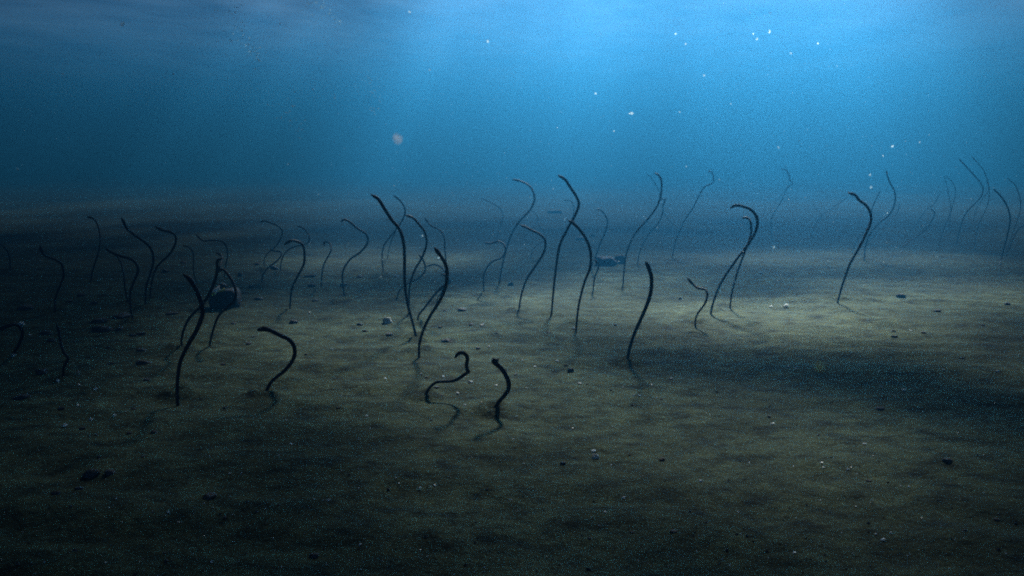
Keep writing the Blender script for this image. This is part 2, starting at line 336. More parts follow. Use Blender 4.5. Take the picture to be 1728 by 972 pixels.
def spline(P, n):
    """Catmull-Rom through P, n points evenly spaced along it"""
    Q = [P[0] * 2 - P[1]] + P + [P[-1] * 2 - P[-2]]
    out = []
    for i in range(1, len(Q) - 2):
        a, b, c, d = Q[i - 1], Q[i], Q[i + 1], Q[i + 2]
        for k in range(12):
            t = k / 12
            out.append(0.5 * ((2 * b) + (c - a) * t + (2 * a - 5 * b + 4 * c - d) * t * t + (3 * b - a - 3 * c + d) * t ** 3))
    out.append(Q[-2].copy())
    L = [0]
    for i in range(1, len(out)): L.append(L[-1] + (out[i] - out[i - 1]).length)
    res = []; j = 0
    for k in range(n):
        s = L[-1] * k / (n - 1)
        while j < len(L) - 2 and L[j + 1] < s: j += 1
        f = (s - L[j]) / max(1e-9, L[j + 1] - L[j])
        res.append(out[j].lerp(out[j + 1], min(1, max(0, f))))
    return res, L[-1]

EEL_INFO = []
for (c, tr, th, short, label) in EELS:
    px = [(c[0] + x / c[2], c[1] + y / c[2]) for x, y in tr]
    if c is C8 or th < .8: px[0] = (px[0][0], min(px[0][1], max(px[0][1] - 14, px[1][1] + 6))); th *= .85
    d = ray(*px[0]); t = CAM_H / -d.z
    EEL_INFO.append((px, th, short, label))
    BASES.append((d.x * t, t, 0.01))

def build_eel(idx, px, th, short, label):
    foot = ground_at(*px[0])
    y0 = foot.y
    er = random.Random(idx * 7 + 1)
    a1 = er.uniform(-.035, .035); a2 = er.uniform(-.02, .02)
    pts = []
    n = len(px)
    for i, (x, y) in enumerate(px):
        t = i / (n - 1)
        d = ray(x, y)
        yy = y0 * (1 + a1 * t + a2 * math.sin(3.1 * t * 1.6))
        pts.append(Vector((d.x * yy, yy, CAM_H + d.z * yy)))
    pts[0] = foot.copy()
    tang = (pts[1] - pts[0]).normalized()
    root = foot - (tang * 0.5 + Vector((0, 0, 0.5))) * 0.05
    pts = [root] + pts
    N = 84
    C, length = spline(pts, N)
    r0 = 0.0044 * th
    SEG = 14
    head = 0.036 * (0.8 + 0.2 * th)       # head length in metres
    verts = []; faces = []
    up = Vector((0, -1, 0)); 
    prev_n = None
    eyes = []
    # extra rings packed into the head
    rings = []
    for k in range(N):
        rings.append(length * k / (N - 1))
    rings = [s for s in rings if s < length - head] + [length - head * (1 - q) for q in (0, .12, .24, .36, .48, .58, .68, .77, .85, .91, .96, .99, 1.0)]
    def at(s):
        f = s / length * (N - 1); i = min(N - 2, int(f)); return C[i].lerp(C[i + 1], f - i)
    for s in rings:
        p = at(s)
        a = at(max(0, s - 0.006)); b = at(min(length, s + 0.006))
        T = (b - a).normalized()
        if prev_n is None:
            nrm = T.cross(Vector((1, 0, 0))).normalized()
        else:
            nrm = (prev_n - T * prev_n.dot(T)).normalized()
        prev_n = nrm
        bin_ = T.cross(nrm).normalized()
        t = s / length
        r = r0 * (0.80 + 0.32 * min(1, t * 1.6))
        q = (s - (length - head)) / head
        fl = 1.0; shift = 0
        if q > 0:
            # neck - gill swell - brow - tapering blunt snout
            prof = [(0, 1.0), (.2, 1.10), (.40, 1.22), (.58, 1.20), (.72, 1.02), (.85, .80), (.93, .62), (.98, .38), (1.0, .10)]
            for (q0, v0), (q1, v1) in zip(prof, prof[1:]):
                if q0 <= q <= q1: r *= v0 + (v1 - v0) * (q - q0) / (q1 - q0); break
            fl = 1 - 0.16 * min(1, q * 2)
        base = len(verts)
        r *= 1 + 0.03 * noise.noise(p * 40)
        for j in range(SEG):
            an = 2 * math.pi * j / SEG
            e = 1.0 + (0.16 * max(0, math.cos(an)) ** 6 if 0.12 < t < 0.96 else 0)   # low dorsal ridge
            verts.append(p + nrm * math.cos(an) * r * e + bin_ * math.sin(an) * r * fl)
        if base:
            for j in range(SEG):
                j2 = (j + 1) % SEG
                faces.append((base - SEG + j, base - SEG + j2, base + j2, base + j))
        if q > 0.60 and not eyes:
            for sg in (-1, 1): eyes.append((p + bin_ * sg * r * fl * 0.84 + nrm * r * 0.38, r * 0.30))
    faces.append(tuple(range(len(verts) - SEG, len(verts))))
    faces.append(tuple(reversed(range(SEG))))
    verts = [v - foot for v in verts]
    o = mesh_obj('garden_eel', verts, faces, M_EEL)
    o.location = foot
    props(o, label, 'eel', 'garden eels standing out of the sand')
    if y0 < 4.2:
        for p, r in eyes:
            bm = bmesh.new(); bmesh.ops.create_uvsphere(bm, u_segments=10, v_segments=7, radius=r)
            me = bpy.data.meshes.new('eye'); bm.to_mesh(me); bm.free(); me.materials.append(M_EYE)
            for f in me.polygons: f.use_smooth = True
            eo = bpy.data.objects.new('eye', me); COL.objects.link(eo); eo.parent = o; eo.location = p - foot
    return o

# ---------------------------------------------------------------- the sea bed: one sheet, fine near the camera
def build_seabed():
    ys = []
    y = -6.0
    while y < 0.6: ys.append(y); y += 0.22
    y = 0.75
    while y < 70:
        ys.append(y); y += 0.0085 + 0.0042 * (y - 0.7) + 0.0016 * max(0, y - 3) ** 2
    NX = 520
    verts = []; faces = []
    for yy in ys:
        half = max(3.0, abs(yy) * 1.2 + 2.2)
        for i in range(NX):
            u = (i / (NX - 1)) * 2 - 1
            u = 0.72 * u + 0.28 * u ** 5
            x = u * half
            verts.append((x, yy, ground_z(x, yy) if yy > 0.3 else 0.03 * fbm(x, yy, 0.55, 2, 3.0)))
    for r in range(len(ys) - 1):
        b = r * NX
        for i in range(NX - 1):
            faces.append((b + i, b + i + 1, b + NX + i + 1, b + NX + i))
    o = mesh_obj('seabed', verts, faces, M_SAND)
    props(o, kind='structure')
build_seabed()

# ---------------------------------------------------------------- the water's surface: a hand-set mask on it passes more sunlight here than there
# (photo column, row, half width, half depth, strength) of each added pool of light or patch of shade on the sand
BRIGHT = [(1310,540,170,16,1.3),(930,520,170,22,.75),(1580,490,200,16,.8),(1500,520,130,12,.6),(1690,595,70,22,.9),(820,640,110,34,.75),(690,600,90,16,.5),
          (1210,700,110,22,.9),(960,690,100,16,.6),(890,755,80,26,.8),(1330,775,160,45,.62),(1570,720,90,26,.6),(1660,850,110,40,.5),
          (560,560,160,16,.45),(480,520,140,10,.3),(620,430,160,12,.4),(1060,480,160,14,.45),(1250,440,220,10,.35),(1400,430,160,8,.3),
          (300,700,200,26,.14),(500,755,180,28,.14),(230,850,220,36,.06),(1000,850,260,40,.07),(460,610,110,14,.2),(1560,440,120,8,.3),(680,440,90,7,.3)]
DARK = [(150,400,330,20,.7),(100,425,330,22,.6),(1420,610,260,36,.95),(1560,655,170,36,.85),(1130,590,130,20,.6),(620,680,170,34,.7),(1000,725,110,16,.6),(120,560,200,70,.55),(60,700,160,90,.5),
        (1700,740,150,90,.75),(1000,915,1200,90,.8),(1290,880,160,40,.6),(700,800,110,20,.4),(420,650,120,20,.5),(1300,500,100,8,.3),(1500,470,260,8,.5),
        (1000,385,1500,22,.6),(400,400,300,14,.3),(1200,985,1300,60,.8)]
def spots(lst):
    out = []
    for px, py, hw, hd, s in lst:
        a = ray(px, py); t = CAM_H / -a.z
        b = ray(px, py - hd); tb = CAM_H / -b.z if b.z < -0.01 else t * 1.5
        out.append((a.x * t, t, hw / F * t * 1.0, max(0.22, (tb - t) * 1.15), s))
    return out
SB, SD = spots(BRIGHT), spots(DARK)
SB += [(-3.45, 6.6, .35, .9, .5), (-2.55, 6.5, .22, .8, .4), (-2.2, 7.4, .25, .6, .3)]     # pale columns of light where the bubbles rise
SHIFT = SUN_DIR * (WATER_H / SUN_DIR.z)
def light_mask(gx, gy):
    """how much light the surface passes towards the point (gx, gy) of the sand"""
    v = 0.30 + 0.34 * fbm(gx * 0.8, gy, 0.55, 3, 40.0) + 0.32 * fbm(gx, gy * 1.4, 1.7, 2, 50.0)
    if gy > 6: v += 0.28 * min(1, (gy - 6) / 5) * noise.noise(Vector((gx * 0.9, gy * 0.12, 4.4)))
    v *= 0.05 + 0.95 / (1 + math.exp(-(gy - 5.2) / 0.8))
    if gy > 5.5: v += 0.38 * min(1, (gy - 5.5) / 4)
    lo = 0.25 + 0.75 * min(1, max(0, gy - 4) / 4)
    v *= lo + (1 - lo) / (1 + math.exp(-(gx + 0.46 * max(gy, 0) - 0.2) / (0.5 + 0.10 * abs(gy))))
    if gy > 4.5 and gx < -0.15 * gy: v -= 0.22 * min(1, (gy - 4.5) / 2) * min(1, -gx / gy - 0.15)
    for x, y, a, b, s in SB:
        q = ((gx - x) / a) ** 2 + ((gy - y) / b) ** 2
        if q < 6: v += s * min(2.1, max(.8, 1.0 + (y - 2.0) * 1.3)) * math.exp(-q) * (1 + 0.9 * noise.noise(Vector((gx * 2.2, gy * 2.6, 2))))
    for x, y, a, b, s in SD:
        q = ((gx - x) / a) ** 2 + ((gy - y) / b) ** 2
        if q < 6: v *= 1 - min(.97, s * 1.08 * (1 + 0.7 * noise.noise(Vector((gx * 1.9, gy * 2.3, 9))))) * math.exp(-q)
    return min(2.4 if gy < 6 else 1.1, max(0.02, v))      # above 1: the mask adds light in place of wave focusing

def build_water():
    xs = []; x = -60.0
    while x < 60: xs.append(x); x += 0.10 if abs(x - SHIFT.x) < 7 else 0.6
    ys = []; y = -6.0
    while y < 85: ys.append(y); y += 0.09 if SHIFT.y < y < SHIFT.y + 9 else 0.5
    verts = []; val = []
    for yy in ys:
        for xx in xs:
            verts.append((xx, yy, WATER_H + 0.03 * math.sin(xx * 1.3 + 2 * math.sin(yy * .4)) + 0.05 * fbm(xx, yy, 0.6, 2, 60)))
            val.append(light_mask(xx - SHIFT.x, yy - SHIFT.y))
    n = len(xs)
    faces = [(r * n + i, r * n + i + 1, (r + 1) * n + i + 1, (r + 1) * n + i) for r in range(len(ys) - 1) for i in range(n - 1)]
    m = bpy.data.materials.new('water_light_mask'); m.use_nodes = True
    nt = m.node_tree; N = nt.nodes; L = nt.links
    N.remove(N['Principled BSDF'])
    at = N.new('ShaderNodeAttribute'); at.attribute_name = 'light_mask'
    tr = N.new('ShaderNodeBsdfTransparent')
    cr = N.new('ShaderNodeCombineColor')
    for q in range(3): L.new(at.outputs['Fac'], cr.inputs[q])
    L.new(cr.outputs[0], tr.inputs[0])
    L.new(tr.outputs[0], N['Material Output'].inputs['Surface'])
    o = mesh_obj('water', verts, faces, m)  # surface sheet whose added mask blocks and boosts the sunlight
    a = o.data.attributes.new('light_mask', 'FLOAT', 'POINT'); a.data.foreach_set('value', val)
    props(o, kind='structure')
build_water()

# ---------------------------------------------------------------- the body of water between (haze)
def build_haze():
    x0, x1, y0, y1, z0, z1 = -70, 70, -8, 75, -1.2, WATER_H - 0.12
    v = [(x, y, z) for z in (z0, z1) for y in (y0, y1) for x in (x0, x1)]
    f = [(0, 2, 3, 1), (4, 5, 7, 6), (0, 1, 5, 4), (2, 6, 7, 3), (0, 4, 6, 2), (1, 3, 7, 5)]
    m = bpy.data.materials.new('sea_water'); m.use_nodes = True
    nt = m.node_tree; N = nt.nodes; N.remove(N['Principled BSDF'])
    pv = N.new('ShaderNodeVolumePrincipled')
    pv.inputs['Color'].default_value = (0.060, 0.44, 1.0, 1)
    pv.inputs['Absorption Color'].default_value = (0.0, 0.01, 0.9, 1)
    pv.inputs['Density'].default_value = 0.162
    pv.inputs['Anisotropy'].default_value = 0.84
    m.cycles.volume_sampling = 'DISTANCE'
    nt.links.new(pv.outputs[0], N['Material Output'].inputs['Volume'])
    o = mesh_obj('haze', v, f, m, smooth=False)
    props(o, kind='stuff')
build_haze()

for i, e in enumerate(EEL_INFO): build_eel(i, *e)

# ---------------------------------------------------------------- stones
def stone_mesh(name, a, b, h, seed, mat, sub=3, rough=0.28, squash=0.0):
    """an irregular stone, half-axes a (across), b (deep), h (up)"""
    bm = bmesh.new(); bmesh.ops.create_icosphere(bm, subdivisions=sub, radius=1.0)
    for v in bm.verts:
        p = v.co.copy()
        n = noise.noise(p * 1.1 + Vector((seed, 0, 0))) * rough * 1.5 + noise.noise(p * 2.7 + Vector((0, seed, 0))) * rough * .6 + noise.noise(p * 6 + Vector((0, 0, seed))) * rough * .25
        f = 1 + n
        if squash:                                   # boxier: push towards a cube
            m = max(abs(p.x), abs(p.y), abs(p.z)); f *= 1 + squash * (1 / m - 1)
        v.co = Vector((p.x * f * a, p.y * f * b, p.z * f * h))
    me = bpy.data.meshes.new(name); bm.to_mesh(me); bm.free()
    for f in me.polygons: f.use_smooth = sub > 2
    me.materials.append(mat)
    return me

def put(name, me, loc, rot=(0, 0, 0), parent=None):
    o = bpy.data.objects.new(name, me); COL.objects.link(o); o.location = loc; o.rotation_euler = rot
    if parent: o.parent = parent
    return o

# (column, row, width px, relative height, material, own label or None)
STONES = [
 (169,560,34,.35,0,'largest low dark stone at left, flat and ragged, right of the dim eels'),
 (164,544,26,.3,0,'ragged dark stone just behind the largest flat one at left'),
 (200,557,14,.4,0,None),(223,567,14,.3,0,None),(205,536,26,.3,0,'long low dark stone at the foot of the front twin eel at left'),
 (135,500,14,.4,0,None),(158,513,13,.4,0,None),(43,522,24,.35,0,'wide dim stone near the left edge behind the lower left eels'),
 (117,509,10,.3,0,None),(76,565,20,.45,0,'rounded dark stone left of the kinked lower left eel, the upper one'),(86,576,15,.4,0,None),
 (70,630,22,.45,0,'round dark stone left of the foot of the kinked lower left eel'),(34,673,26,.3,0,'flat dark stone near the left edge in the foreground'),
 (238,592,16,.3,0,None),(241,615,26,.3,0,'broad flat dark stone left of the foot of the big front left eel'),(182,588,8,.5,0,None),(185,615,12,.3,0,None),
 (247,642,11,.4,0,None),(238,565,14,.4,0,None),
 (152,805,28,.55,0,'biggest dark stone in the left foreground, standing alone from the eels'),
 (185,800,17,.55,0,'second dark stone, just right of the biggest one in the left foreground'),
 (133,826,14,.4,0,'small dark stone just below left of the biggest foreground one'),
 (94,835,16,.45,0,'dark stone farthest left of the four in the left foreground'),
 (353,840,24,.35,0,'long slanting dark stone alone in the foreground, right of the four'),
 (138,725,10,.5,0,'dark pebble just right of the brightest white shell fragment'),(218,732,10,.4,0,None),(259,730,11,.45,0,None),(241,771,8,.4,0,None),(280,948,9,.5,0,None),
 (277,934,6,.5,0,None),(126,930,9,.5,0,None),(120,855,7,.4,0,None),(103,691,11,.5,0,None),(225,691,9,.4,0,None),(379,689,9,.4,0,None),(167,772,7,.4,0,None),
 (571,689,8,.4,0,None),(529,941,16,.6,0,'dark stone at the bottom of the picture, left of centre'),
 (950,784,11,.6,0,'small round black stone in the middle foreground, left of the pale-topped one'),
 (1005,773,13,.65,1,'small stone with a pale top in the middle foreground'),
 (1117,777,10,.5,0,'small black stone right of the pale-topped one in the middle foreground'),
 (1068,684,7,.4,0,None),(1067,899,8,.4,0,None),(995,909,7,.4,0,None),(1137,898,14,.3,0,None),
 (963,628,10,.9,0,'squarish black stone left of the foot of the thick upright eel'),(955,618,8,.4,0,None),
 (978,648,8,.4,1,'pale flat pebble just below the squarish black stone'),(990,649,4,.5,0,None),(1031,659,5,.5,0,None),(1116,674,5,.5,0,None),
 (1132,640,7,.5,1,'pale pebble lower right of the foot of the thick upright eel'),
 (1382,735,6,.5,0,None),(1466,813,10,.4,0,None),(1601,779,19,.35,0,'long dark stone in the right foreground'),(1682,878,9,.5,0,None),(1487,691,20,.25,0,None),
 (1298,704,7,.5,0,None),(1629,896,8,.4,0,None),
 (526,484,13,.5,0,'dark stone left of the foot of the short crook eel'),(434,447,9,.5,0,None),(461,454,16,.4,0,None),(521,468,20,.25,0,None),(436,505,14,.3,0,None),
 (494,546,15,.5,0,'dark stone alone on the sand below the cane-shaped eel'),(608,468,10,.35,0,None),(532,508,10,.3,0,None),(424,484,9,.5,0,None),(579,483,13,.45,0,None),
 (654,545,18,.7,1,'pale grey stone left of the foot of the tallest eel left of centre'),
 (657,566,13,.4,0,'flat black stone just in front of the pale grey one'),(606,549,10,.5,0,None),(615,560,10,.4,0,None),(779,524,15,.35,0,None),(795,549,9,.5,0,None),(754,577,17,.35,0,None),
 (813,550,8,.4,1,'pale flat pebble right of the V-shaped pair of eels'),(743,553,7,.5,0,None),(608,467,11,.3,0,None),
 (668,467,9,.5,1,'pale pebble far back, left of the tallest eel left of centre'),(750,525,8,.3,0,None),(807,588,8,.4,0,None),(757,479,9,1.2,0,'dark knob of stone standing behind the right arm of the V'),
 (862,481,10,.6,0,None),(795,549,6,.5,0,None),(838,563,6,.5,0,None),(926,563,9,.4,0,None),(1038,549,6,.5,0,None),
 (1023,447,36,.52,2,'larger of two reddish rocks behind the crossing pair of eels'),
 (1046,443,19,.8,2,'smaller dark rock right behind the larger reddish one'),
 (938,360,26,.25,2,'faint far rock in the haze behind the crossing pair of eels'),(981,405,20,.35,0,None),(1001,399,9,.4,0,None),
 (1148,505,6,.7,0,'small round pebble left of the small zigzag eel at right'),(1234,552,6,.5,0,None),(1284,462,7,.4,0,None),
 (1520,502,16,.5,0,'dark oval stone in the light patch, right of the large right-hand eel'),
 (1582,526,12,.4,0,None),(1701,514,11,.4,0,None),(1508,560,9,.4,0,None),(1510,569,11,.35,0,None),(1559,562,9,.4,0,None),(1659,549,7,.4,0,None),(1625,606,8,.4,0,None),
 (405,466,9,.9,0,None),(424,484,9,.4,0,None),(495,545,8,.4,0,None),(394,547,9,.4,0,None),(419,581,9,.5,0,None),(428,569,8,.3,0,None),(516,599,7,.5,0,None),
 (235,565,12,.4,0,None),(376,616,9,.4,0,None),(309,445,14,.35,0,None),(279,458,12,.35,0,None),(289,531,18,.3,0,None),
 (736,655,11,.35,0,None),(744,668,8,.4,0,None),(720,638,7,.5,0,'tiny dark pebble above the low crooked eel near its foot'),(794,646,9,.5,1,'pale-backed pebble between the two small front eels'),(755,577,16,.2,0,None),
]
FEET = []
for (px, th, short, label) in EEL_INFO:
    g = ground_at(*px[0]); FEET.append((px[0], short))
used = {}
def locate(x, y):
    (fx, fy), short = min(FEET, key=lambda q: (q[0][0] - x) ** 2 + ((q[0][1] - y) * 2.2) ** 2)
    dx, dy = x - fx, (y - fy) * 2.2
    dist = math.hypot(dx, dy)
    if abs(dx) > 1.6 * abs(dy): side = 'right of' if dx > 0 else 'left of'
    elif abs(dy) > 1.6 * abs(dx): side = 'in front of' if dy > 0 else 'behind'
    else: side = ('front right of' if dx > 0 else 'front left of') if dy > 0 else ('back right of' if dx > 0 else 'back left of')
    near = 'close ' if dist < 32 else ('' if dist < 110 else 'far ')
    return near + side, short

auto = []
for k, (x, y, ww, hh, mi, lab) in enumerate(STONES):
    g = ground_at(x, y)
    wpx = ww / F * g.y
    mat = (M_ROCK, M_PALE, M_REDROCK)[mi]
    a = wpx * 0.5
    h = a * hh * 1.25
    o = put('stone', stone_mesh('stone', a, a * rng.uniform(.6, .95), h, k * 3.7 + 1, mat, 3 if ww > 9 else 2, squash=0.45 if hh >= .9 else 0.12),
            g + Vector((0, a * .3, h * 0.28)), (rng.uniform(-.12, .12), rng.uniform(-.15, .15), rng.uniform(-.35, .35)))
    if not lab:
        side, short = locate(x, y)
        size = 'dark pebble' if wpx < .018 else ('small dark stone' if wpx < .035 else 'flat dark stone')
        lab = size + ' ' + side + ' ' + short
        used.setdefault(lab, []).append((g.y, g.x, o))
    props(o, lab, 'stone', 'loose stones lying on the sand')
# ---------------------------------------------------------------- the dark block behind the arched eel
def build_block():
    g = ground_at(381, 519); s = g.y / F            # metres per photo pixel there
    root = bpy.data.objects.new('dark_block', None); COL.objects.link(root); root.location = g
    bm = bmesh.new()
    # outline across (left to right) in photo pixels about the middle of its foot, top rounded to the right, extruded in depth
    prof = [(-23,2),(-24,12),(-22,22),(-17,28),(-6,30.5),(4,32),(13,34),(19,32.5),(22.5,26),(24,16),(23,4),(20,-3),(0,-2),(-14,-1)]
    n = len(prof); D = [-.55, -.45, -.2, .2, .45, .55]; K = [.86, .97, 1.0, 1.0, .95, .82]
    rings = []
    for d, kk in zip(D, K):
        ring = []
        for (x, z) in prof:
            cx, cz = 0, 14
            p = Vector(((cx + (x - cx) * kk) * s, d * 34 * s, (cz + (z - cz) * kk) * s))
            p += Vector((noise.noise(p * 60), noise.noise(p * 60 + Vector((5, 0, 0))), noise.noise(p * 60 + Vector((0, 5, 0))))) * 0.003
            ring.append(bm.verts.new(p))
        rings.append(ring)
    for a, b in zip(rings, rings[1:]):
        for i in range(n): bm.faces.new((a[i], a[(i + 1) % n], b[(i + 1) % n], b[i]))
    bm.faces.new(list(reversed(rings[0]))); bm.faces.new(rings[-1])
    bmesh.ops.recalc_face_normals(bm, faces=bm.faces)
    bmesh.ops.bevel(bm, geom=list(bm.edges), offset=0.0012, segments=1, affect='EDGES')
    me = bpy.data.meshes.new('block_body'); bm.to_mesh(me); bm.free(); me.materials.append(M_BLOCK)
    for f in me.polygons: f.use_smooth = True
    put('block_body', me, (0, 0, 0), parent=root)
    put('dark_lump', stone_mesh('dark_lump', 7.5 * s, 7 * s, 6.5 * s, 4.2, M_BLOCK, 3), (-3 * s, -4 * s, 37 * s), parent=root)
    bm = bmesh.new()
    rr = random.Random(5)
    for (x, z, r) in [(-13,31,2.2),(-10,34,2.0),(-7,33,2.6),(-4.5,36,2.2),(-5,38.5,1.4),(-2,33.5,1.8),(-15,29,1.8),(-9,30,2.0)]:
        mt = Matrix.Translation((x * s, (-17 + rr.uniform(-2, 2)) * s, z * s)) @ Matrix.Diagonal((1, .8, rr.uniform(.6, 1.1), 1))
        bmesh.ops.create_icosphere(bm, subdivisions=2, radius=r * s * 1.3, matrix=mt)
    for v in bm.verts: v.co += Vector([noise.noise(v.co * 300 + Vector((q, 0, 0))) * 0.0022 for q in (0, 9, 18)])
    me = bpy.data.meshes.new('white_growth'); bm.to_mesh(me); bm.free(); me.materials.append(M_CHALK)
    put('white_growth', me, (0, 0, 0), parent=root)
    bm = bmesh.new()
    for (x, z, r) in [(-17,28,2.2),(-14,26.5,2.0),(-11,27,1.8),(0,31,2.0),(3,33,2.0),(5,34.5,1.5),(-3,30,1.6)]:
        mt = Matrix.Translation((x * s, (-17 + rr.uniform(-2, 2)) * s, z * s))
        bmesh.ops.create_icosphere(bm, subdivisions=2, radius=r * s * 1.3, matrix=mt)
    for v in bm.verts: v.co += Vector([noise.noise(v.co * 300 + Vector((q, 0, 0))) * 0.0025 for q in (0, 9, 18)])
    me = bpy.data.meshes.new('yellow_growth'); bm.to_mesh(me); bm.free(); me.materials.append(M_YELLOW)
    put('yellow_growth', me, (0, 0, 0), parent=root)
    props(root, 'dark blocky lump on the sand topped with a white and yellow growth', 'block')
build_block()

# ---------------------------------------------------------------- white shell fragments and grit
def flake_mesh(name, r, seed, mat):
    rr = random.Random(seed); bm = bmesh.new()
    n = 7; top = []; bot = []
    for i in range(n):
        an = 2 * math.pi * i / n; q = r * rr.uniform(.65, 1.1)
        x, y = math.cos(an) * q, math.sin(an) * q * .7
        z = r * .25 * (1 - (x * x + y * y) / (r * r) * .8)
        top.append(bm.verts.new((x, y, z + r * .10))); bot.append(bm.verts.new((x, y, z - r * .10)))
    c1 = bm.verts.new((0, 0, r * .48)); c0 = bm.verts.new((0, 0, r * .18))
    for i in range(n):
        j = (i + 1) % n
        bm.faces.new((top[i], top[j], c1)); bm.faces.new((bot[j], bot[i], c0)); bm.faces.new((bot[i], bot[j], top[j], top[i]))
    me = bpy.data.meshes.new(name); bm.to_mesh(me); bm.free(); me.materials.append(mat)
    return me

SHELLS = [
 (109,720,8,'brightest white shell fragment, alone in the left foreground'),(193,703,6,'white shell fragment up right of the brightest one at left'),
 (153,709,5,'white shell fragment midway between the brightest one and its right-hand neighbour'),(162,658,6,'slanted white fragment right of the foot of the kinked lower left eel'),
 (98,644,6,'white fragment just left of the foot of the kinked lower left eel'),(37,549,8,'pale fragment beside the bend of the eel at the lower left edge'),
 (22,602,7,'pale fragment at the foot of the eel at the lower left edge'),(132,629,4,None),(133,650,4,None),(131,685,4,None),(50,566,4,None),
 (1304,717,6,'white shell fragment in the light patch of the right foreground'),(1487,653,5,None),(1525,660,6,None),(1592,626,6,None),(1343,623,5,None),(1682,628,5,None),
 (1331,620,4,None),(1386,782,4,None),(1390,790,4,None),(1430,793,5,None),(1459,750,5,None),(1533,822,4,None),(1478,902,4,None),(1490,912,6,None),(1503,900,4,None),(1340,934,5,None),
 (1002,763,7,'white sliver of shell lying behind the pale-topped stone'),(1182,813,6,'white fragment in the dark sand right of the middle foreground'),(1053,841,5,None),(1020,865,4,None),(1068,626,4,None),
 (1069,668,4,None),(1079,669,5,None),(940,610,4,None),(903,620,4,None),(837,652,5,'white fragment between the two small front eels'),(825,586,4,None),(870,633,5,None),(748,637,5,'white fragment above the long flat part of the low crooked eel'),
 (710,632,4,None),(772,665,5,'white fragment below the low crooked eel'),(784,685,4,None),(797,697,3,None),(888,655,3,None),(619,703,4,None),(555,845,5,'white fragment in the dark sand of the left of centre foreground'),
 (734,820,4,None),(708,825,5,None),(608,920,5,None),(491,750,4,None),(546,845,3,None),(1108,672,4,None),(1327,518,7,'pale fragment glinting in the bright patch beyond the big hooked eel'),
 (1300,519,5,None),(1318,519,4,None),(521,413,3,None),(522,529,4,None),(650,640,4,None),(660,694,3,None),(1537,559,4,None),(1100,650,3,None),(196,842,3,None),(357,949,5,None),(284,865,4,None),(301,882,3,None),(206,882,3,None),
 (968,556,6,'pale forked sliver just left of the stony foot of the crossing pair'),(815,548,5,None),(700,548,4,None),(1720,600,4,None),
]
sh = random.Random(8)
small = [(sh.uniform(20, 1710), 560 + 400 * sh.random() ** .8, sh.uniform(1.4, 3.0), None) for _ in range(170)]
flakes = [flake_mesh('shell_fragment', 1.0, q, M_SHELL) for q in range(8)]
for k, (x, y, ww, lab) in enumerate(SHELLS + small):
    g = ground_at(x, y); r = ww / F * g.y * .75
    o = put('shell_fragment', flakes[k % 8], g + Vector((0, 0, r * .35)), (sh.uniform(.1, .9), sh.uniform(-.5, .5), sh.uniform(-.6, .6)))
    o.scale = (r, r, r)
    if not lab and ww >= 3:
        lab = 'white shell bit ' + ' '.join(locate(x, y)); used.setdefault(lab, []).append((g.y, g.x, o))
    props(o, lab or 'tiny white speck of shell scattered on the foreground sand', 'shell fragment',
          'white shell fragments on the sand' if ww >= 3 else 'tiny shell specks on the sand')
for lab, lst in used.items():
    if len(lst) > 1:
        lst.sort(key=lambda q: q[0])
        names = ['nearest'] + ['second nearest', 'third nearest', 'fourth nearest', 'fifth nearest', 'sixth nearest', 'seventh nearest', 'eighth nearest', 'ninth nearest', 'tenth nearest', 'eleventh nearest', 'twelfth nearest'][:len(lst) - 1]
        if len(lst) == 2: names = ['nearer', 'farther']
        for nm, (_, _, o) in zip(names, lst): o['label'] = nm + ' ' + lab

# grit: past counting, one sheet of tiny grains
def build_grit(name, count, mat, smin, smax, ymax, seed):
    gr = random.Random(seed); verts = []; faces = []
    for _ in range(count):
        py = 975 - (975 - ymax) * gr.random() ** 1.2; x = gr.uniform(-150, 1880)
        g = ground_at(x, py); r = gr.uniform(smin, smax) * (1 if gr.random() < .93 else 2)
        b = len(verts); rz = gr.uniform(0, 6.28)
        for i in range(4):
            an = rz + i * math.pi / 2; q = r * gr.uniform(.6, 1.2)
            verts.append(g + Vector((math.cos(an) * q, math.sin(an) * q, gr.uniform(-.2, .5) * r)))
        verts.append(g + Vector((0, 0, r * .9))); verts.append(g - Vector((0, 0, r * .3)))
        for i in range(4):
            j = (i + 1) % 4
            faces += [(b + i, b + j, b + 4), (b + j, b + i, b + 5)]
    props(mesh_obj(name, verts, faces, mat, smooth=False), kind='stuff')
build_grit('shell_grit', 1600, M_SHELL, .0005, .0012, 430, 3)
build_grit('dark_gravel', 1600, M_ROCK, .0006, .0024, 350, 4)

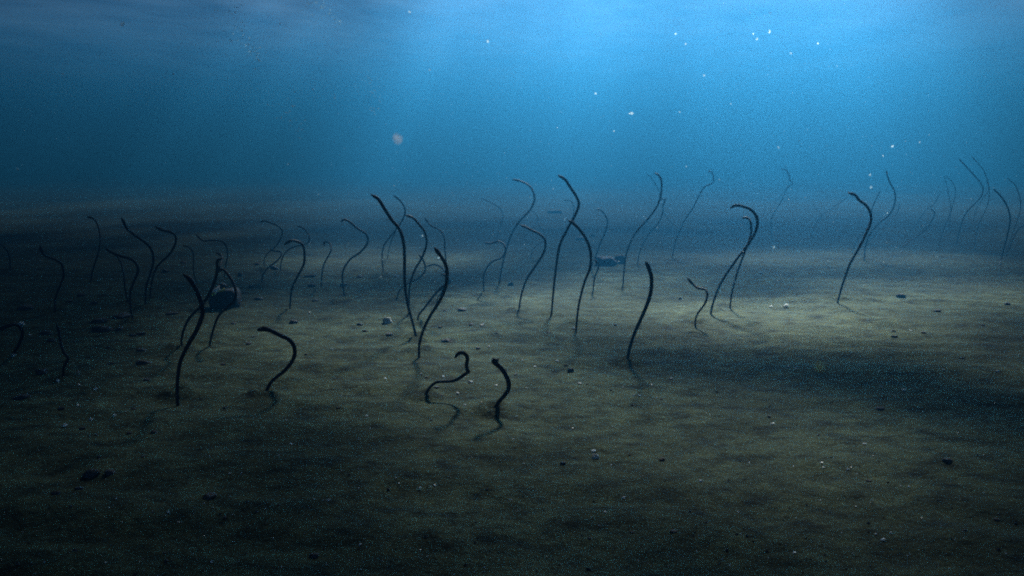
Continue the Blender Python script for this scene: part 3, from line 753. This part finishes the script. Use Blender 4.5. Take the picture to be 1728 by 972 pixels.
# ---------------------------------------------------------------- bubbles and drifting matter in the water
def in_water(px, py, dist):
    d = ray(px, py); return Vector((0, 0, CAM_H)) + d * dist
M_BUB = clear_material('air_bubble', (0.7, 0.93, 1.0), 0.35, 0.34)
bm = bmesh.new(); bmesh.ops.create_icosphere(bm, subdivisions=2, radius=1.0)
for v in bm.verts: v.co.z *= .82
BUB = bpy.data.meshes.new('bubble'); bm.to_mesh(BUB); bm.free(); BUB.materials.append(M_BUB)
for f in BUB.polygons: f.use_smooth = True
br = random.Random(21)
plumes = [((470, 170), (508, 228), 26, 'rising bubble in the lowest plume left of centre', 7), ((375, -10), (440, 110), 60, 'rising bubble in the tall plume at upper left', 9),
          ((530, -10), (570, 40), 30, 'rising bubble in the plume at the top left of centre', 9), ((612, 122), (635, 190), 24, 'rising bubble in the short plume above the orange speck', 8)]
for (a, b, n, lab, dist) in plumes:
    for k in range(int(n * 1.5)):
        t = br.random() ** .8
        x = a[0] + (b[0] - a[0]) * t + br.gauss(0, 4 + 16 * (1 - t)); y = a[1] + (b[1] - a[1]) * t + br.gauss(0, 6)
        dd = dist + br.uniform(-.4, .4)
        o = put('bubble', BUB, in_water(x, y, dd)); r = br.uniform(.5, 1.8) / F * dd; o.scale = (r, r, r)
        props(o, lab, 'bubble', 'bubbles of the ' + lab.split(' in the ')[1])
SPECK = []
for q in range(4):
    SPECK.append(stone_mesh('drifting_speck', 1, 1, .8, q * 5 + 2, M_SPECK, 2, .35))
SP = [(1065,191,9,1.2,'largest pale round speck hanging in the blue right of centre'),(1314,249,5,2.5,None),(1468,295,5,2.4,None),(1470,316,5,2.4,None),(1306,417,6,2,'pale speck drifting over the sand right of the big hooked eel'),
      (1158,281,4,2.5,None),(1140,488,5,2,None),(953,370,5,2.0,None),(207,41,10,.9,'soft pale speck near the top left corner'),(87,494,11,1.0,'soft pale speck beside the far left S-curved eel'),(293,529,6,1.3,None),(116,587,9,1.0,'soft pale speck right of the kinked lower left eel'),
      (1188,127,5,2,None),(1147,189,4,2,None),(1036,221,4,2,None),(1277,66,5,2,None),(1271,57,4,2,None),(1299,53,6,1.5,None),(1380,73,4,2,None),(1335,90,5,2,None),(1140,57,4,2,None),(1157,74,4,2,None),(1300,22,6,1.2,None),
      (529,150,4,2,None),(565,160,4,2,None),(565,165,4,2,None),(497,155,4,2,None),(293,124,5,2,None),(486,277,5,2,None),(472,40,4,2,None),(823,70,6,1.5,None),(691,20,5,2,None),(725,118,5,2,None),(1233,175,4,2,None),(1490,263,4,2,None),(1506,247,5,2,None),(1552,240,4,2,None),
      (1300,497,4,2,None),(740,435,4,2,None),(713,398,4,2,None),(537,328,5,2,None),(665,313,4,2,None),(1005,158,4,2,None),(30,285,5,1.5,None),(105,125,6,1.5,None),(390,68,6,1.5,None)]
speck_used = {}
for k, (x, y, ww, dd, lab) in enumerate(SP):
    o = put('drifting_speck', SPECK[k % 4], in_water(x, y, dd + 3.0), (k, k * .7, k * .3)); dd += 3.0; r = ww * .40 / F * dd; o.scale = (r, r, r * .8)
    if not lab:
        (hx, hy), short = min([(i[0][-1], i[2]) for i in EEL_INFO], key=lambda q: (q[0][0] - x) ** 2 + ((q[0][1] - y) * .25) ** 2)
        lab = ('pale speck high in the water above ' if hy - y > 120 else ('pale speck just above ' if y < hy else 'pale speck drifting below the head of ')) + short
        speck_used.setdefault(lab, []).append((y, o))
    props(o, lab, 'speck', 'pale specks drifting in the water')
for lab, lst in speck_used.items():
    if len(lst) > 1:
        lst.sort(key=lambda q: q[0])
        names = ['higher', 'lower'] if len(lst) == 2 else ['highest', 'second highest', 'third highest', 'fourth highest', 'fifth highest', 'sixth highest', 'seventh highest', 'eighth highest']
        for nm, (_, o) in zip(names, lst): o['label'] = nm + ' ' + lab
for (x, y, ww, dd, lab, mt) in [(671,234,21,4.,'soft orange round backscatter glow in the blue left of centre', M_ORANGE), (1383,619,24,1.1,'dim amber backscatter glow over the dark sand at right', M_AMBER)]:
    o = put('backscatter_blob', stone_mesh('backscatter_blob', 1, 1, 1, ww, mt, 3, .12), in_water(x, y, dd)); r = ww * .5 / F * dd; o.scale = (r, r, r)  # blob stands in for the backscatter glow of a particle near the lens
    props(o, lab, 'backscatter blob')
# marine snow, past counting
def build_snow(count):
    gr = random.Random(77); verts = []; faces = []
    for _ in range(count):
        dd = 1.5 + 9 * gr.random() ** 1.3
        p = in_water(gr.uniform(-200, 1930), gr.uniform(-60, 700), dd)
        if p.z < 0.04: continue
        r = gr.uniform(.35, .9) / F * dd ** .8 * (1 if gr.random() < .93 else 1.8)
        b = len(verts)
        q = Quaternion((gr.random(), gr.random(), gr.random(), gr.random())).normalized()
        for v in ((1, 0, 0), (-.5, .8, 0), (-.5, -.8, .1), (0, 0, .9)):
            verts.append(p + q @ (Vector(v) * r))
        faces += [(b, b + 1, b + 3), (b + 1, b + 2, b + 3), (b + 2, b, b + 3), (b, b + 2, b + 1)]
    props(mesh_obj('marine_snow', verts, faces, M_SPECK, smooth=False), kind='stuff')
build_snow(12000)
